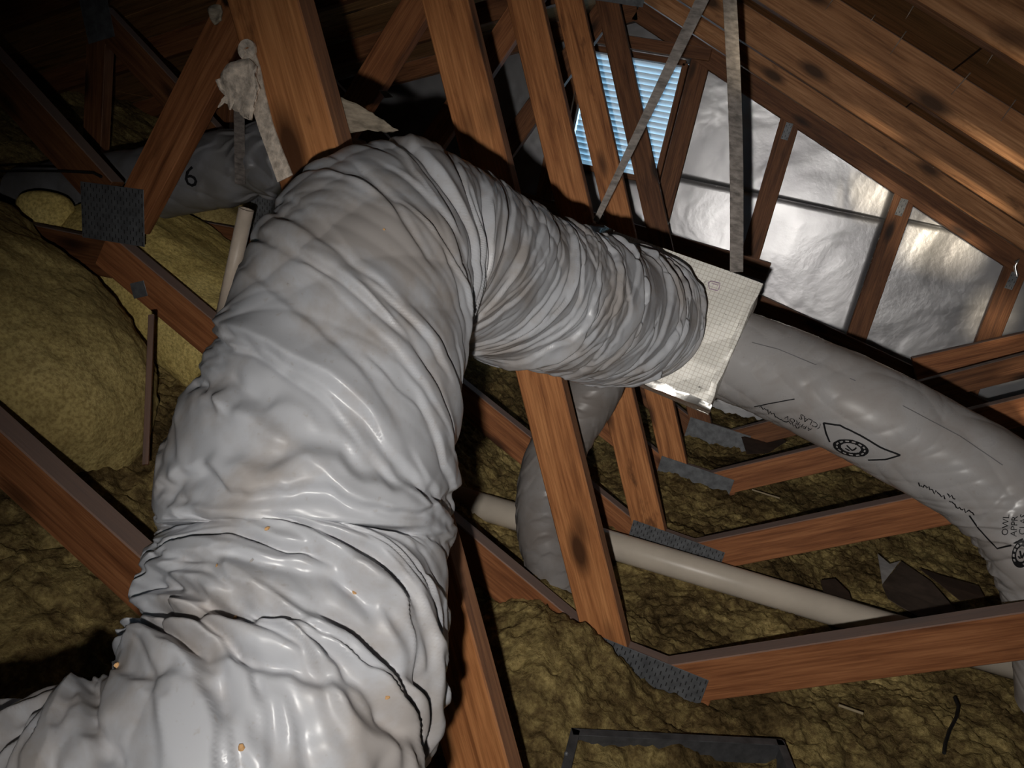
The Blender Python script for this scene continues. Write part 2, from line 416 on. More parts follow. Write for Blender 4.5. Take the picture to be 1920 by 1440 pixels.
# other walls close the attic outside the picture
def slab(name, c, s, material=M_GYP):
    o = bm_obj(name, box_bm(*s), material); o.location = c; tag(o, kind='structure'); return o
wall_front = empty('wall_front', (-0.5, -1.92, -1.1)); tag(wall_front, kind='structure')
SUN_HOLES = [(-0.88, -0.66, 0.42, 0.55), (-0.60, -0.30, 0.25, 0.45), (-0.20, -0.09, 0.0, 0.16), (-0.05, 0.05, -0.24, -0.08)]  # unseen openings, shaped so the sun lands in patches on the foil
xe = [-4.7]+sorted(v for h in SUN_HOLES for v in h[:2])+[3.7]
for x0, x1 in zip(xe[:-1], xe[1:]):
    hs = [h for h in SUN_HOLES if h[0] <= x0+1e-6 and h[1] >= x1-1e-6]
    for z0, z1 in ([(-1.2, hs[0][2]), (hs[0][3], 1.0)] if hs else [(-1.2, 1.0)]):
        o = bm_obj('gable_board', box_bm(x1-x0, 0.04, z1-z0), M_GYP, wall_front)
        o.location = Vector(((x0+x1)/2, -1.92, (z0+z1)/2))-wall_front.location
slab('wall_left', (-4.60, 1.0, -0.9), (0.04, 5.9, 0.5))
slab('wall_right', (3.46, 1.0, -1.06), (0.04, 5.9, 0.2))
slab('floor', (-0.55, 1.0, -1.16), (8.1, 5.9, 0.02))

# ================================================================ TRUSSES
def plate(parent, cx, cz, w, h, ang, Y, slots=True):
    """toothed connector plate on the near face, with rows of punched slots"""
    root = bm_obj('gusset_plate', box_bm(w, 0.0018, h, 0.0005), M_PLATE, parent)
    root.location = Vector((cx, Y-0.0012, cz))-parent.location; root.rotation_euler = (0, -ang, 0)
    if slots:
        bm = bmesh.new()
        nx, nz = int(w/0.0085), int(h/0.019)
        for i in range(nx):
            for j in range(nz):
                x = -w/2+(i+0.5)*w/nx; z = -h/2+(j+0.5)*h/nz + (0.004 if i % 2 else -0.004)
                r = bmesh.ops.create_cube(bm, size=1.0)
                bmesh.ops.scale(bm, vec=(0.0022, 0.0006, 0.0085), verts=r['verts'])
                bmesh.ops.translate(bm, vec=(x, -0.0011, z), verts=r['verts'])
        bm_obj('tooth_slots', bm, M_SLOT, root)
    return root
def L_at(x): return -0.413-0.42*(x+1.363)
def truss(Y, label, slots=True, mats=None):
    t = empty('roof_truss', (0, Y, -0.94))
    tag(t, label, 'roof truss', 'roof trusses in a row')
    m0, m1, m2 = mats or (W_ORANGE, W_RED, W_DARK)
    y = Y+TH/2
    off = CH/2/CS
    bar('top_chord', (RIDGE_X-0.0, y, RIDGE_Z+off), (3.42, y, under(3.42)+off), CH, TH, W_BROWN, t)
    bar('top_chord', (RIDGE_X, y, RIDGE_Z+off), (-4.4, y, under(-4.4)+off), CH, TH, m2, t)
    bar('web', (-0.890, y, 0.70), (-0.062, y, -0.918), CH, TH, m0, t)
    bar('web', (0.08, y, -0.938), (1.29, y, -0.150), CH, TH, m1, t)
    bar('bottom_chord', (-0.10, y, -0.940), (0.16, y, -0.945), CH, TH-0.001, m1, t)
    bar('bottom_chord', (0.10, y, -1.075), (3.40, y, -1.075), CH, TH-0.001, m2, t)
    bar('bottom_chord', (-0.09, y, L_at(-0.09)), (-1.43, y, L_at(-1.43)), CH, TH-0.002, m1, t)
    bar('bottom_chord', (-1.40, y, -0.405), (-4.2, y, -0.58), CH, TH-0.003, m2, t)
    bar('web', (-1.365, y, -0.31), (-0.865, y, 0.68), CH, TH-0.0015, m1, t)
    bar('web', (-1.43, y, -0.265), (-2.12, y, 0.165), CH, TH-0.0015, m2, t)
    bar('web', (-2.12, y, 0.16), (-2.12, y, -0.38), CH-0.012, TH-0.001, m2, t)
    plate(t, 0.012, -0.940, 0.262, 0.098, -0.03, Y, slots)
    plate(t, -1.400, -0.298, 0.182, 0.128, 0.10, Y, slots)
    plate(t, -1.312, -0.455, 0.042, 0.036, 0.42, Y, False)
    plate(t, RIDGE_X, RIDGE_Z+0.01, 0.22, 0.15, 0, Y, False)
    plate(t, -2.12, 0.17, 0.11, 0.15, 0.35, Y, False)
    plate(t, 1.29, -0.10, 0.16, 0.10, -0.38, Y, False)
    return t
T = [truss(YK[0], 'nearest roof truss, its big orange web passing behind the main duct bend'),
     truss(YK[1], 'second roof truss, orange web in front of the thin drop duct'),
     truss(YK[2], 'third roof truss, its web ending behind the pipe'),
     truss(YK[3], 'fourth roof truss, its web standing under the foil duct box', False),
     truss(YK[4], 'farthest truss with shade-darkened webs just in front of the vent', False, (W_DARK, W_DARK, W_DARK))]
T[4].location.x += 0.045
# gable truss: upright studs against the foil, backlit shade painted into the wood
g = empty('gable_truss', (0, 3.82, -0.94)); tag(g, 'gable truss with shade-darkened upright studs against the silver foil', 'gable truss')
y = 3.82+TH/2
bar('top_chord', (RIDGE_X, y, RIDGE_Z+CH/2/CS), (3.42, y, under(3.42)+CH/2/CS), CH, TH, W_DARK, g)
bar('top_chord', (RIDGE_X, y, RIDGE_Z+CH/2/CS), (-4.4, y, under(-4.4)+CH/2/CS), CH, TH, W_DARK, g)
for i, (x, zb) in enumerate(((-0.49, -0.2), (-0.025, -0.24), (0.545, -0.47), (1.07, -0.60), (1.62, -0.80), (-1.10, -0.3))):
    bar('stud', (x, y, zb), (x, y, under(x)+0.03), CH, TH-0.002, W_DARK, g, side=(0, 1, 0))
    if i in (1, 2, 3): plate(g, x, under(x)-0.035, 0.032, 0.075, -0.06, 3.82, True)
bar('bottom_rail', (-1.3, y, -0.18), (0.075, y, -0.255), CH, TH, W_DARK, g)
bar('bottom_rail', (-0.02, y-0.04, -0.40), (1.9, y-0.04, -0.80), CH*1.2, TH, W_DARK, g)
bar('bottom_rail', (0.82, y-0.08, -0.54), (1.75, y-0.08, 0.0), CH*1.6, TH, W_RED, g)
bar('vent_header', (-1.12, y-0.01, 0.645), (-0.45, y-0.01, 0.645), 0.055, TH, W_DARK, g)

# ================================================================ INSULATION
xs = np.concatenate([np.linspace(-3.6, -1.3, 50, endpoint=False), np.linspace(-1.3, 1.3, 420, endpoint=False), np.linspace(1.3, 3.3, 60)])
ys = np.concatenate([np.linspace(-0.5, 0.75, 40, endpoint=False), np.linspace(0.75, 2.5, 290, endpoint=False), np.linspace(2.5, 3.86, 120)])
nx, ny = len(xs), len(ys)
X, Yg = np.meshgrid(xs, ys)
base = -0.985 + 0.17*sstep(-0.35, -1.0, X)*(-0) 
rise = np.where(X < -0.3, (-0.3-X), 0)
base = -0.985 + 0.30*rise*sstep(-0.3, -0.8, X)
lum = fbm(X*7, Yg*7, 0.3, 2)*0.014 + (0.5-np.abs(noise(X*19, Yg*19, 4.7)))*0.022 + (0.5-np.abs(noise(X*41, Yg*41, 2.7)))*0.016 + fbm(X*60, Yg*60, 7.7, 2)*0.005 + fbm(X*2.1, Yg*2.1, 9.0, 2)*0.022
Z = base + lum
def heap(cx, cy, rx, ry, h):
    global Z
    Z = Z + h*np.exp(-(((X-cx)/rx)**2+((Yg-cy)/ry)**2))
heap(-0.06, 1.33, 0.10, 0.05, 0.05); heap(-0.20, 1.30, 0.14, 0.14, 0.105); heap(-0.28, 1.50, 0.16, 0.12, 0.07)
heap(-0.10, 1.16, 0.16, 0.16, 0.04); heap(0.05, 1.5, 0.3, 0.12, 0.03)
heap(0.06, 2.12, 0.3, 0.12, 0.05); heap(-0.2, 1.98, 0.12, 0.1, 0.06); heap(-0.1, 2.75, 0.3, 0.15, 0.06)
heap(0.62, 1.62, 0.12, 0.1, 0.03); heap(0.1, 1.22, 0.05, 0.05, 0.03)
verts = np.stack([X.ravel(), Yg.ravel(), Z.ravel()], 1)
idx = np.arange(nx*ny).reshape(ny, nx)
faces = np.stack([idx[:-1, :-1], idx[:-1, 1:], idx[1:, 1:], idx[1:, :-1]], -1).reshape(-1, 4)
def np_mesh(name, verts, faces, material, parent=None, smooth=True):
    me = bpy.data.meshes.new(name)
    me.vertices.add(len(verts)); me.vertices.foreach_set('co', np.asarray(verts, np.float32).ravel())
    n = len(faces); me.loops.add(n*4); me.polygons.add(n)
    me.loops.foreach_set('vertex_index', np.asarray(faces, np.int32).ravel())
    me.polygons.foreach_set('loop_start', np.arange(0, n*4, 4, dtype=np.int32))
    me.polygons.foreach_set('use_smooth', np.full(n, smooth))
    me.update(calc_edges=True); me.materials.append(material)
    o = bpy.data.objects.new(name, me); C.objects.link(o)
    if parent is not None: o.parent = parent
    return o
ins = np_mesh('loose_insulation', verts, faces, M_LOOSE)
tag(ins, 'lumpy yellow brown loose insulation covering the attic floor', 'insulation', kind='stuff')

def batt(label, cen, half, slope, material, seed=0, e=3.0, amp=0.02, n=150, yaw=0.0, group=None):
    u = np.linspace(-math.pi/2, math.pi/2, n); v = np.linspace(-math.pi, math.pi, 2*n, endpoint=False)
    U, V = np.meshgrid(u, v, indexing='ij')
    f = lambda a: np.sign(a)*np.abs(a)**(2/e)
    P = np.stack([f(np.cos(U))*f(np.cos(V)), f(np.cos(U))*f(np.sin(V)), f(np.sin(U))], -1)
    L = P*np.array(half)
    q = L*1.0
    d = amp*(1.1*fbm(q[..., 0]*2.6+seed, q[..., 1]*2.6, q[..., 2]*2.6, 2) + 0.5*np.abs(noise(q[..., 0]*5+seed, q[..., 1]*5, q[..., 2]*5+3))**1.5 + 0.16*fbm(q[..., 0]*22, q[..., 1]*22+seed, q[..., 2]*22, 3))
    nn = L/np.array(half)**2; nn /= np.linalg.norm(nn, axis=-1, keepdims=True)+1e-9
    L = L + nn*d[..., None]
    ca, sa = math.cos(slope), math.sin(slope); cy, sy = math.cos(yaw), math.sin(yaw)
    x, y, z = L[..., 0], L[..., 1], L[..., 2]
    x, z = x*ca+z*sa, -x*sa+z*ca
    x, y = x*cy-y*sy, x*sy+y*cy
    W = np.stack([x, y, z], -1).reshape(-1, 3)
    nv = 2*n; idx = np.arange(n*nv).reshape(n, nv)
    a = idx[:-1]; b2 = idx[1:]
    fc = np.stack([a, np.roll(a, -1, 1), np.roll(b2, -1, 1), b2], -1).reshape(-1, 4)
    o = np_mesh('insulation_batt', W, fc, material); o.location = cen
    return tag(o, label, 'insulation', group)
GB = 'yellow insulation batts on the sloped ceiling'
batt('big rounded yellow insulation batt bulging beside the main duct at left', (-1.735, 1.095, -0.505), (0.68, 0.262, 0.245), 0.34, M_BATT, 1.0, 2.9, 0.035, 190, 0.0, GB)
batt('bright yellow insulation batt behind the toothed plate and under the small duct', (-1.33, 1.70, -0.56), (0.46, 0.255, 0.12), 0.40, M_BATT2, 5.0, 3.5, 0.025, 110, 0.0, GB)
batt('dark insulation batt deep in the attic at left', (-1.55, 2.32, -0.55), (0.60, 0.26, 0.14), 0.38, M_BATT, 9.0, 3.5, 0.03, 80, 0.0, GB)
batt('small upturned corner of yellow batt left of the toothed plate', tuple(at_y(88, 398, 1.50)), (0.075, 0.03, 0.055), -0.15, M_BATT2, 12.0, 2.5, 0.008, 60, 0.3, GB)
batt('flat yellow insulation piece below the sloping chord beside the main duct', (-1.04, 1.60, -0.74), (0.22, 0.16, 0.15), 0.35, M_BATT, 15.0, 3.2, 0.02, 80, 0.0, GB)

# ================================================================ FLEXIBLE DUCTS
def spline(pts, n):
    P = np.array(pts, float)
    P = np.vstack([2*P[0]-P[1], P, 2*P[-1]-P[-2]])
    out = []
    per = 60
    for i in range(1, len(P)-2):
        t = np.linspace(0, 1, per, endpoint=False)[:, None]
        p0, p1, p2, p3 = P[i-1], P[i], P[i+1], P[i+2]
        out.append(0.5*((2*p1)+(-p0+p2)*t+(2*p0-5*p1+4*p2-p3)*t**2+(-p0+3*p1-3*p2+p3)*t**3))
    out = np.vstack(out+[P[-2][None]])
    for _ in range(30): out[1:-1] = (out[:-2]+2*out[1:-1]+out[2:])/4
    s = np.concatenate([[0], np.cumsum(np.linalg.norm(np.diff(out, axis=0), axis=1))])
    si = np.linspace(0, s[-1], n)
    return np.stack([np.interp(si, s, out[:, k]) for k in range(3)], 1), si
class Duct:
    def __init__(self, pts, R, n, m, disp, start=None):
        self.c, self.s = spline(pts, n)
        t = np.gradient(self.c, axis=0); t /= np.linalg.norm(t, axis=1)[:, None]
        u = np.zeros_like(t)
        a = np.array(start if start is not None else -FWD); a = a-t[0]*(a@t[0]); u[0] = a/np.linalg.norm(a)
        for i in range(1, n):
            a = u[i-1]-t[i]*(u[i-1]@t[i]); u[i] = a/np.linalg.norm(a)
        w = np.cross(t, u)
        th = np.linspace(0, 2*math.pi, m, endpoint=False)
        S, TH_ = np.meshgrid(self.s, th, indexing='ij')
        rad = (R(self.s) if callable(R) else np.full(n, R))[:, None]
        kv = np.gradient(t, self.s, axis=0)
        self.N = u[:, None, :]*np.cos(th)[None, :, None] + w[:, None, :]*np.sin(th)[None, :, None]
        inner = np.einsum('ik,ijk->ij', kv, self.N)          # >0 on the inside of a bend
        d, ds = disp(S, TH_, inner)
        # on the inside of a bend keep rings from crossing
        self.P = self.c[:, None, :] + self.N*(rad+d)[..., None] + t[:, None, :]*ds[..., None]
        self.n, self.m = n, m
    def build(self, name, material, parent):
        n, m = self.n, self.m
        idx = np.arange(n*m).reshape(n, m); a, b = idx[:-1], idx[1:]
        fc = np.stack([a, np.roll(a, -1, 1), np.roll(b, -1, 1), b], -1).reshape(-1, 4)
        V = self.P.reshape(-1, 3)-np.array(parent.location)
        return np_mesh(name, V, fc, material, parent)
    def pick(self, px, py, lift=0.0012):
        V = self.P.reshape(-1, 3); N = self.N.reshape(-1, 3)
        if not hasattr(self, '_uv'):
            x, y, z = project(V); self._uv = np.stack([x, y], 1); self._front = (N*V).sum(1) < 0
        d = ((self._uv-np.array([px, py]))**2).sum(1); d = np.where(self._front, d, 1e12)
        o = np.argpartition(d, 4)[:4]; w = 1/(d[o]+0.5); w /= w.sum()
        p = (V[o]*w[:, None]).sum(0); nn = (N[o]*w[:, None]).sum(0)
        return p+nn*lift, nn

def folds(S, TH_, inner, k_s, k_t, twist, amp, seed, sharp=0.75, warp=0.35):
    """billowed film: puffs divided by thin creases that run around the tube"""
    cx, cy = np.cos(TH_), np.sin(TH_)
    ph = S*k_s + twist*np.sin(TH_+seed) + warp*noise(cx*1.1+seed, cy*1.1, S*6)
    b = np.abs(noise(cx*k_t+seed, cy*k_t+3.1, ph))**sharp
    return amp*(b-0.35)
def saw(S, TH_, k_s, twist, amp, seed, kt=1.4):
    cx, cy = np.cos(TH_), np.sin(TH_)
    ph = S*k_s + twist*np.sin(TH_+seed*1.7) + 0.75*noise(cx*kt+seed, cy*kt, S*4) + 0.25*noise(cx*3, cy*3+seed, S*10)
    f = ph-np.floor(ph)
    prof = np.where(f < 0.86, (f/0.86)**1.6, (1-f)/0.14)
    msk = sstep(-0.25, 0.35, noise(cx*1.6+5, cy*1.6+seed, S*9))
    return amp*(prof-0.4)*msk

MR = 0.115
_fr = np.random.RandomState(11)
def creases(S, T_, s0, s1, count, amp, width, ext, tilt, curve=0.0, tj=0.02, wander=0.004, sign=0, drop=7.0):
    """discrete film folds: a soft pillow that ends in a sharp lip, each running part of the way round"""
    d = np.zeros_like(S); sv = S[:, 0]
    for i in range(count):
        sc0 = s0+(s1-s0)*(i+_fr.uniform(-.4, 1.4))/count
        ph = _fr.uniform(-math.pi, math.pi); e = ext*_fr.uniform(0.5, 1.5)
        h = amp*_fr.uniform(0.35, 1.3); w = width*_fr.uniform(0.6, 1.5)
        tl = tilt+_fr.uniform(-tj, tj); cv = curve*_fr.uniform(0.5, 1.4)
        sg = (1 if _fr.rand() < 0.5 else -1) if sign == 0 else sign
        reach = 3*w+abs(tl)*e*1.4+abs(cv)*(e*1.4)**2+2*wander
        r0, r1 = np.searchsorted(sv, sc0-reach), np.searchsorted(sv, sc0+reach)
        if r1-r0 < 2: continue
        th = T_[0]; dt = (th-ph+math.pi) % (2*math.pi)-math.pi
        env = np.exp(-(dt/e)**4)
        cols = np.where(env > 0.01)[0]
        if not len(cols): continue
        dt = dt[cols]; en = env[cols]
        wob = wander*noise(dt*2.3+i*7.7, 0.5, i*3.3)+0.35*wander*noise(dt*7+i, 1.5, i*1.3)
        sc = sc0+tl*dt+cv*dt*dt+wob
        x = sg*(sv[r0:r1, None]-sc[None, :])/w
        pr = np.where(x < 0, np.exp(-np.abs(x)**1.6), np.exp(-(np.maximum(x, 0)*drop)**2)) - 0.55*np.exp(-((x-2.2/drop)/(1.6/drop))**2)
        d[np.ix_(range(r0, r1), cols)] += h*en*pr
    return d
main_pts = [at(-420, 1760, .45), at(-180, 1750, .455), at(60, 1712, .462), at(290, 1610, .475), at(455, 1455, .505), at(548, 1265, .555),
            at(596, 1040, .615), at(612, 840, .635), at(655, 620, .69), at(690, 520, .735), at(722, 470, .78), at(772, 458, .83),
            at(855, 487, .91), at(945, 525, 1.01), at(1060, 566, 1.14), at(1150, 590, 1.30), at(1218, 598, 1.50)]
_c, _s = spline(main_pts, 600)
MAIN_S840 = float(_s[np.argmin(np.abs(project(_c)[1]-850)+1e4*(_s > _s[-1]*0.7))])
def main_disp(S, T_, inner):
    L = S.max(); sb = MAIN_S840
    low = 1-sstep(sb-0.06, sb+0.04, S)
    comp = np.clip(inner*MR, 0, 1.0)
    d = folds(S, T_, inner, 11, 0.6, 0.7, 0.009, 1.3, 0.9)*low + folds(S, T_, inner, 17, 0.6, 1.6, 0.004, 3.1, 0.95)*(1-low)
    d += folds(S, T_, inner, 55, 0.8, 2.6, 0.0018, 6.0, 0.9)
    d += creases(S, T_, 0.0, sb+0.02, 115, 0.0082, 0.028, 1.25, -0.030, -0.012, 0.03, 0.010)
    d += creases(S, T_, 0.0, sb, 120, 0.0035, 0.014, 0.55, -0.035, 0, 0.05, 0.008)
    d += creases(S, T_, sb, 0.70*L, 80, 0.0046, 0.017, 0.75, -0.060, 0.0, 0.02, 0.004, 0, 7.5)
    d += creases(S, T_, sb, 0.72*L, 150, 0.0016, 0.010, 0.50, -0.060, 0.0, 0.035, 0.005, 0, 5.5)
    d += creases(S, T_, 0.67*L, 1.00*L, 62, 0.0062, 0.017, 1.0, -0.020, 0.0, 0.035, 0.010)
    d += creases(S, T_, 0.66*L, 1.00*L, 120, 0.0028, 0.010, 0.55, -0.020, 0.0, 0.05, 0.010)
    d = np.clip(d*(1-0.5*comp*low+0.2*comp*(1-low)), -0.022, 0.022) - 0.5*MR*np.clip(inner*MR-0.75, 0, 0.6)
    return d, np.zeros_like(d)
def main_rad(s):
    t = s/s.max(); return MR-0.008+0.013*sstep(0.70, 0.95, t)-0.030*sstep(0.965, 1.0, t)
main = empty('flex_duct', at(600, 840, .60)); tag(main, 'large wrinkled grey main flexible duct bending into the white foil box', 'flexible duct', 'flexible ducts')
D_main = Duct(main_pts, main_rad, 1000, 440, main_disp)
D_main.build('duct_sleeve', M_FILM, main)
# scraps caught in the folds
for px, py, sz, mt in [(501, 992, 6, M_SPECK), (408, 1062, 4, M_SPECK), (472, 1052, 5, M_TORN), (443, 1158, 6, M_SPECK), (222, 1248, 6, M_SPECK),
                       (663, 1112, 6, M_SPECK), (452, 1402, 8, M_SPECK), (725, 1308, 5, M_SPECK), (720, 432, 4, M_SPECK), (541, 535, 4, M_TORN)]:
    p, nn = D_main.pick(px, py, 0.001)
    bm = bmesh.new(); bmesh.ops.create_icosphere(bm, subdivisions=1, radius=sz/F*0.55*0.8)
    for v_ in bm.verts: v_.co *= 1+random.uniform(-.35, .35); v_.co.z *= 0.5
    o = bm_obj('plaster_speck', bm, mt, main); o.location = Vector(p)-main.location
    o.rotation_euler = (random.random()*3, random.random()*3, 0)

# ---- foil-faced box
TL, TR, BR, BL = at(1108, 412, 1.58), at(1425, 535, 1.47), at(1325, 758, 1.47), at(1012, 640, 1.58)
u = (TR-TL)+(BR-BL); u /= np.linalg.norm(u)
vv = (BL-TL)+(BR-TR); vv -= u*(vv@u); vv /= np.linalg.norm(vv)
nb = np.cross(u, vv); nb = nb if nb@FWD > 0 else -nb
bw = (np.linalg.norm(TR-TL)+np.linalg.norm(BR-BL))/2; bh = (np.linalg.norm(BL-TL)+np.linalg.norm(BR-TR))/2
bc = (TL+TR+BR+BL)/4; BD = 0.20
def Mbox(o, uu, vvv, ww):
    M = Matrix.Identity(4)
    p = u*uu+vv*vvv+nb*ww
    for i in range(3): M[i][0], M[i][1], M[i][2] = u[i], vv[i], nb[i]
    M.translation = Vector(p); o.matrix_basis = M
pb = empty('duct_box', bc+nb*BD); tag(pb, 'white foil faced duct board box hung on two straps', 'duct box')
def bpart(name, sx, sy, sz, uu, vvv, ww, material, bev=0.004):
    bm = box_bm(sx, sy, sz)
    bmesh.ops.subdivide_edges(bm, edges=bm.edges[:], cuts=6, use_grid_fill=True)
    for v_ in bm.verts:
        q = v_.co
        q += Vector((0, 0, 0.0035*float(noise(q.x*14+uu*9, q.y*14+vvv*5, q.z*14+2))))
    o = bm_obj(name, bm, material, pb, False); Mbox(o, uu, vvv, ww-BD); return o
th = 0.025
bpart('front_panel', bw, bh, th, 0, 0, th/2, M_SCRIM)
bpart('back_panel', bw, bh, th, 0, 0, BD-th/2, M_SCRIM)
bpart('side_panel', th, bh-0.002, BD-2*th, bw/2-th/2, 0, BD/2, M_SCRIM)
bpart('side_panel', th, bh-0.002, BD-2*th, -bw/2+th/2, 0, BD/2, M_SCRIM)
bpart('top_panel', bw-2*th, th, BD-2*th, 0, -bh/2+th/2, BD/2, M_SCRIM)
bpart('bottom_panel', bw-2*th, th, BD-2*th, 0, bh/2-th/2, BD/2, M_SCRIM)
def crumple(name, uu, vvv, ww, sx, sy, sz, material):
    bm = box_bm(sx, sy, sz); bmesh.ops.subdivide_edges(bm, edges=bm.edges[:], cuts=10, use_grid_fill=True)
    for v_ in bm.verts:
        q = v_.co; q += Vector([0.0045*float(noise(q.x*45+a*7+uu*50, q.y*45+a, q.z*45)) for a in (1, 2, 3)])
    o = bm_obj(name, bm, material, pb); Mbox(o, uu, vvv, ww-BD)
crumple('foil_tape_edge', 0.06, bh/2-0.002, 0.012, bw*0.72, 0.014, 0.034, M_FLASHTAPE)
crumple('foil_tape_edge', bw/2-0.002, 0.0, 0.012, 0.012, bh*0.98, 0.034, M_SCRIM)
crumple('foil_tape_corner', -bw/2+0.03, -bh/2+0.015, 0.0, 0.05, 0.03, 0.012, M_FLASHTAPE)
# faint stamped mark on the box face
def on_box(px, py, lift):
    r = ray(px, py); P0 = bc-nb*lift; return r*((P0@nb)/(r@nb))
def ribbon(name, pts, nrm, width, material, parent, thick=0.0006):
    """thin raised line through world points"""
    bm = bmesh.new(); off = np.array(parent.location) if parent is not None else np.zeros(3)
    P = [np.array(p)-off for p in pts]; rows = []
    for i, p in enumerate(P):
        a = P[max(i-1, 0)]; b = P[min(i+1, len(P)-1)]; t = b-a; t = t/(np.linalg.norm(t)+1e-9)
        n_ = np.array(nrm[i] if isinstance(nrm, list) else nrm); s_ = np.cross(t, n_); s_ /= np.linalg.norm(s_)+1e-9
        wd = width[i] if isinstance(width, (list, tuple)) else width
        rows.append([bm.verts.new(p+s_*wd/2), bm.verts.new(p-s_*wd/2), bm.verts.new(p-s_*wd/2-n_*thick), bm.verts.new(p+s_*wd/2-n_*thick)])
    for a, b in zip(rows[:-1], rows[1:]):
        for k_ in range(4): bm.faces.new((a[k_], a[(k_+1) % 4], b[(k_+1) % 4], b[k_]))
    bm.faces.new(rows[0]); bm.faces.new(rows[-1][::-1])
    return bm_obj(name, bm, material, parent)
ribbon('stamped_mark', [on_box(x, y, 0.0045) for x, y in [(1328, 530), (1334, 527), (1350, 531), (1348, 541), (1345, 545), (1330, 541), (1328, 530)]], -nb, 0.0018, M_MAUVE, pb)
ribbon('stamped_mark', [on_box(x, y, 0.0045) for x, y in [(1334, 531), (1347, 535)]], -nb, 0.0012, M_MAUVE, pb)

# ---- printed duct leaving the box to the right
def rdisp(S, T_, inner):
    L = S.max()
    d = folds(S, T_, inner, 9, 1.0, 1.2, 0.005, 2.3, 0.9) + folds(S, T_, inner, 26, 0.7, 2.6, 0.0022, 5.3)
    bend = np.exp(-((S-0.70*L)/(0.10*L))**2)
    d += (saw(S, T_, 22, 1.4, 0.008, 3.0)+folds(S, T_, inner, 30, 1.0, 1.5, 0.007, 1.1))*bend
    d += saw(S, T_, 18, 1.0, 0.006, 6.0)*(1-sstep(0.02*L, 0.15*L, S))
    # a long dented pleat along the upper side
    return d, np.zeros_like(d)
RR = 0.104
rd = empty('flex_duct', at(1600, 775, 1.53)); tag(rd, 'smooth grey printed flexible duct leaving the white box to the right', 'flexible duct', 'flexible ducts')
D_r = Duct([at(1300, 640, 1.74), at(1380, 668, 1.68), at(1480, 708, 1.62), at(1610, 768, 1.54), at(1740, 838, 1.50), at(1850, 902, 1.46), at(1935, 985, 1.43),
            at(1985, 1090, 1.43), at(2010, 1200, 1.45), at(2020, 1320, 1.48)], RR, 420, 260, rdisp)
D_r.build('duct_sleeve', M_FILM2, rd)
seam = [D_r.pick(x, y, 0.0008) for x, y in [(1410, 642), (1460, 655), (1520, 680), (1600, 712), (1700, 765), (1800, 818), (1880, 872)]]
ribbon('film_seam', [p for p, _ in seam], [n_ for _, n_ in seam], 0.0018, M_FILM3, rd, 0.0004)

def decal_line(duct, pts, width, parent, name='printed_line', step=10, closed=False):
    if closed: pts = pts+[pts[0]]
    Q = []
    for a, b in zip(pts[:-1], pts[1:]):
        k_ = max(1, int(math.hypot(b[0]-a[0], b[1]-a[1])/step))
        Q += [(a[0]+(b[0]-a[0])*i/k_, a[1]+(b[1]-a[1])*i/k_) for i in range(k_)]
    Q.append(pts[-1])
    pk = [duct.pick(*q, 0.0016) for q in Q]
    return ribbon(name, [p for p, _ in pk], [n_ for _, n_ in pk], width, M_INK, parent, 0.0008)
def decal_text(duct, text, px, py, dx, dy, size, parent, shear=None):
    """print a word on the duct skin; (dx,dy) is the reading direction in the photo's frame, size in px"""
    cu = bpy.data.curves.new('t', 'FONT'); cu.body = text; cu.size = 1.0; cu.resolution_u = 2
    ob = bpy.data.objects.new('t', cu); C.objects.link(ob)
    dg = bpy.context.evaluated_depsgraph_get(); me = bpy.data.meshes.new_from_object(ob.evaluated_get(dg))
    bpy.data.objects.remove(ob)
    l = math.hypot(dx, dy); dx, dy = dx/l, dy/l
    ex, ey = shear if shear else (dy, -dx)
    bm = bmesh.new(); bm.from_mesh(me); off = np.array(parent.location)
    for v_ in bm.verts:
        a, b = v_.co.x*size, v_.co.y*size
        p, _ = duct.pick(px+dx*a+ex*b, py+dy*a+ey*b, 0.0018)
        v_.co = Vector(p-off)
    return bm_obj('printed_text', bm, M_INK, parent)
# outline with the round seal
decal_line(D_r, [(1545, 793), (1575, 797), (1612, 815), (1650, 838), (1688, 853)], 0.0035, rd)
decal_line(D_r, [(1545, 793), (1549, 812), (1556, 828)], 0.0035, rd)
decal_line(D_r, [(1688, 853), (1660, 861), (1628, 862)], 0.003, rd)
def seal(duct, cx, cy, rx, ry, ang, parent):
    ca, sa = math.cos(ang), math.sin(ang)
    pt = lambda r, t: (cx+rx*r*math.cos(t)*ca-ry*r*math.sin(t)*sa, cy+rx*r*math.cos(t)*sa+ry*r*math.sin(t)*ca)
    bm = bmesh.new(); off = np.array(parent.location); N_ = 48
    rings = []
    for r in (1.0, 0.56):
        rings.append([bm.verts.new(duct.pick(*pt(r, 2*math.pi*i/N_), 0.0018)[0]-off) for i in range(N_)])
    for i in range(N_):
        bm.faces.new((rings[0][i], rings[0][(i+1) % N_], rings[1][(i+1) % N_], rings[1][i]))
    bm_obj('printed_seal', bm, M_INK, parent)
    # light lettering dashes on the ring, dark strokes in the middle
    for i in range(13):
        t = 2*math.pi*i/13
        pk = [duct.pick(*pt(0.79, t+a), 0.0026) for a in (-0.13, 0.0, 0.13)]
        ribbon('seal_lettering', [p for p, _ in pk], [n_ for _, n_ in pk], 0.0030, M_FILM2, parent, 0.0006)
    for a, b in (((-.25, -.2), (.1, .3)), ((.1, .3), (.3, -.15)), ((-.3, .2), (-.05, .35))):
        pk = [duct.pick(*pt(math.hypot(*q), math.atan2(q[1], q[0])), 0.0018) for q in (a, ((a[0]+b[0])/2, (a[1]+b[1])/2), b)]
        ribbon('seal_lettering', [p for p, _ in pk], [n_ for _, n_ in pk], 0.003, M_INK, parent, 0.0006)
seal(D_r, 1596, 839, 34, 15, 0.22, rd)
